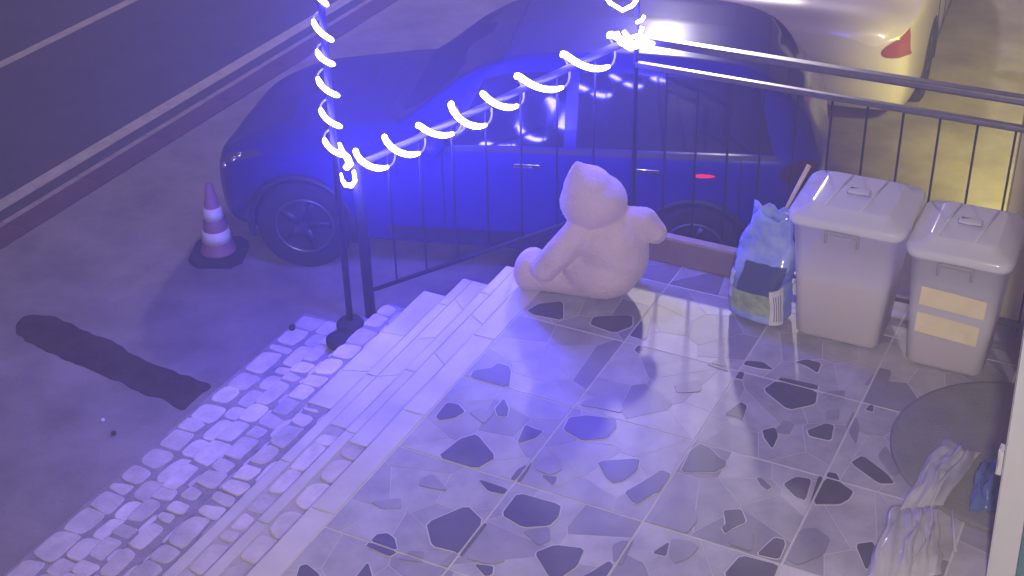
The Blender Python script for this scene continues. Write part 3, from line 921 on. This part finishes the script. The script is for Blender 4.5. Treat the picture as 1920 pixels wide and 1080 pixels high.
def bag_patch(u0, u1, v0, v1, nu, nv, off, close=False):
    bm = bmesh.new()
    g = []
    for i in range(nu + (0 if close else 1)):
        row = []
        for j in range(nv + 1):
            u = u0 + (u1 - u0) * i / nu; v = v0 + (v1 - v0) * j / nv
            p = bag_pt(u, v)
            n_ = Vector((p.x, p.y * 1.6, 0)).normalized()
            row.append(bm.verts.new(p + n_ * off))
        g.append(row)
    n = len(g)
    for i in range(n if close else n - 1):
        for j in range(nv):
            bm.faces.new((g[i][j], g[(i + 1) % n][j], g[(i + 1) % n][j + 1], g[i][j + 1]))
    if close:
        bm.faces.new([r[0] for r in g]); bm.faces.new([r[-1] for r in g])
    return bm
obj('foil', bag_patch(0, 1, 0, 1, 64, 40, 0, True), M['bagblue'], bag, True)
obj('dark_panel', bag_patch(.70, .92, .30, .62, 14, 12, .003), M['bagdark'], bag, True)
obj('green_print', bag_patch(.60, .86, .12, .34, 14, 8, .004), M['baggreen'], bag, True)
obj('white_print', bag_patch(.56, .66, .22, .50, 8, 10, .005), M['bagwhite'], bag, True)
wl = obj('white_print', bag_patch(.83, .955, .05, .40, 10, 14, .006), M['bagwhite'], bag, True)
for k in range(4):
    obj('text_line', bag_patch(.86 + .02 * k, .868 + .02 * k, .09, .34, 1, 10, .008), M['ink'], wl)
top = bmesh.new()
gx = []
for i in range(9):
    row = [top.verts.new((-.11 + .22 * i / 8 + .03, .012 * math.sin(i * 1.7 + j), .55 + .045 * j + .012 * math.sin(i * 2.3))) for j in range(3)]
    gx.append(row)
for i in range(8):
    for j in range(2): top.faces.new((gx[i][j], gx[i + 1][j], gx[i + 1][j + 1], gx[i][j + 1]))
ft = obj('folded_top', top, M['bagblue'], bag, True)
so = ft.modifiers.new('solid', 'SOLIDIFY'); so.thickness = .003
sk = tag(obj('scoop_stick', tube(bmesh.new(), [(.585, 1.80, .55), (.63, 1.86, .69), (.668, 1.90, .80)], [.009, .011, .012], 8), M['stick'], None, True),
         'pale wooden stick poking up behind the blue bag beside the first bin', 'stick')

# ------------------------------------------------------------------ round mat, plastic film
mt = tag(obj('round_mat', lathe(bmesh.new(), [(.545, 0.0005), (.556, .006), (.55, .014), (.53, .015)], 64), M['matdark'], None, True),
         'large round dark mat on the terrace floor beside the door', 'mat')
mt.location = (1.932, 1.091, .003)

def film_sheet(name, corners, z, m_, parent, seed, amp=.05, n=22):
    (a, b, c_, d) = [Vector((*p, z)) for p in corners]
    bm = bmesh.new(); g = []
    for i in range(n + 1):
        row = []
        for j in range(n + 1):
            u, v = i / n, j / n
            p = a.lerp(b, u).lerp(d.lerp(c_, u), v)
            h = amp * (1.5 * abs(noise.noise(Vector((u * 3.2 + seed * 7, v * .9, seed)))) + .8 * abs(noise.noise(Vector((u * 7 + v * 1.5, v * 1.7, seed + 9)))) + .35 * abs(noise.noise(Vector((u * 12, v * 8, seed + 4)))))
            e = min(1, 5 * min(u, 1 - u, v, 1 - v) + .12)
            dx = noise.noise_vector(Vector((u * 4, v * 4, seed + 3))) * .022
            row.append(bm.verts.new((p.x + dx.x, p.y + dx.y, z + h * e + .02 * math.sin(math.pi * u) * math.sin(math.pi * v))))
        g.append(row)
    for i in range(n):
        for j in range(n): bm.faces.new((g[i][j], g[i + 1][j], g[i + 1][j + 1], g[i][j + 1]))
    o = obj(name, bm, m_, None, True)
    so = o.modifiers.new('solid', 'SOLIDIFY'); so.thickness = .0015
    o.parent = parent
    return o
fx, fy = un(1720, 970, .02)
cl = thing('plastic_sheet', 'crumpled clear plastic wrapping lying on the floor below the round mat', 'plastic sheet', (fx, fy, 0))
def FP(*px): return [(un(u, v, .02)[0] - fx, un(u, v, .02)[1] - fy) for u, v in px]
film_sheet('fold', FP((1672, 965), (1768, 948), (1842, 848), (1768, 822)), .02, M['film'], cl, 1, .06, 30)
film_sheet('fold', FP((1618, 1090), (1702, 1100), (1735, 955), (1672, 950)), .02, M['film'], cl, 2, .05)
film_sheet('fold', FP((1690, 1100), (1768, 1075), (1762, 955), (1712, 950)), .022, M['film'], cl, 3, .05)
bl = thing('blue_wrapper', 'small crumpled blue plastic wrapper on the floor beside the door frame', 'wrapper', (*un(1850, 920, 0), 0))
bx_, by_ = un(1850, 920, 0)
film_sheet('film', [(un(u, v, .02)[0] - bx_, un(u, v, .02)[1] - by_) for u, v in ((1815, 960), (1870, 960), (1880, 880), (1835, 870))], .02, M['filmblue'], bl, 5, .09)
sx, sy = un(1790, 1020, .01)
tg = tag(obj('clear_straw', tube(bmesh.new(), [(*un(1791, 1035, .012), .012), (*un(1786, 955, .03), .03)], .007, 8), M['film'], None, True),
         'thin clear plastic tube lying between the plastic wrapping and the door', 'tube')

# ------------------------------------------------------------------ door leaf and pillar on the right
dr = thing('glazed_door', 'white framed glazed door standing at the right of the terrace', 'door', (1.95, 0.25, 0))
dr.rotation_euler = (0, -rad(2.2), 0)
obj('stile', bx(0, .105, -.03, .03, 0.005, 2.2, bev=.006), M['frame'], dr)
obj('stile', bx(.26, .36, -.03, .03, 0.005, 2.2, bev=.006), M['frame'], dr)
obj('bottom_rail', bx(.107, .258, -.028, .028, 0.005, .06), M['frame'], dr)
obj('glass_pane', bx(.107, .258, -.004, .004, .062, 2.19), M['teal'], dr)
obj('hinge', bx(-.022, .0, -.035, .02, .55, .66, bev=.006), M['frame'], dr)
pi_ = tag(obj('wall_pillar', bx(1.575, 2.2, 2.2, 2.75, G, 3.2, bev=.01), M['plaster'], None), 'cream plastered pillar lit yellow at the far right edge', 'pillar')
# wall lamp
wlm = thing('wall_lamp', 'small yellow wall lamp fixed on the plastered pillar', 'lamp', (1.76, 2.93, 1.32))
obj('bracket', bx(-.03, .03, -.18, .02, .16, .2), M['black'], wlm)
obj('shade', lathe(bmesh.new(), [(.05, .2), (.1, .15), (.105, .14), (.05, .19)], 20), M['black'], wlm, True)

# ------------------------------------------------------------------ grit and litter
for k, (u, v, s, m_, lab) in enumerate([(193, 790, .012, 'white', 'tiny white scrap of litter on the pavement left of the steps'),
                                        (214, 815, .016, 'grit', 'tiny black pebble on the pavement left of the steps'),
                                        (548, 618, .022, 'grit', 'small dark stone by the far foot of the steps')]):
    bm = bmesh.new(); bmesh.ops.create_icosphere(bm, subdivisions=2, radius=s)
    for v_ in bm.verts: v_.co *= 1 + .3 * noise.noise(v_.co * 60 + Vector((k, 0, 0)))
    o = tag(obj('scrap' if m_ == 'white' else 'pebble', bm, M[m_], None, True), lab, 'litter' if m_ == 'white' else 'pebble')
    zz = G if k < 2 else -0.872
    o.location = (*un(u, v, zz), zz + s * .8)

# ------------------------------------------------------------------ scattering volume added to imitate glare and bloom round the rope lights
hz = bpy.data.materials.new('glare_volume')
hz.use_nodes = True
nt = hz.node_tree
for n in list(nt.nodes):
    if n.type == 'BSDF_PRINCIPLED': nt.nodes.remove(n)
pv = nt.nodes.new('ShaderNodeVolumePrincipled')
pv.inputs['Color'].default_value = (0.70, 0.67, 0.93, 1)
pv.inputs['Density'].default_value = 0.021
pv.inputs['Anisotropy'].default_value = 0.62
nt.links.new(pv.outputs[0], nt.nodes['Material Output'].inputs['Volume'])
hb = obj('glare_haze', bx(-14, 6.5, -7, 24, RZ - 1.0, 4.2), hz)
hb['kind'] = 'stuff'
scene.cycles.volume_bounces = 1
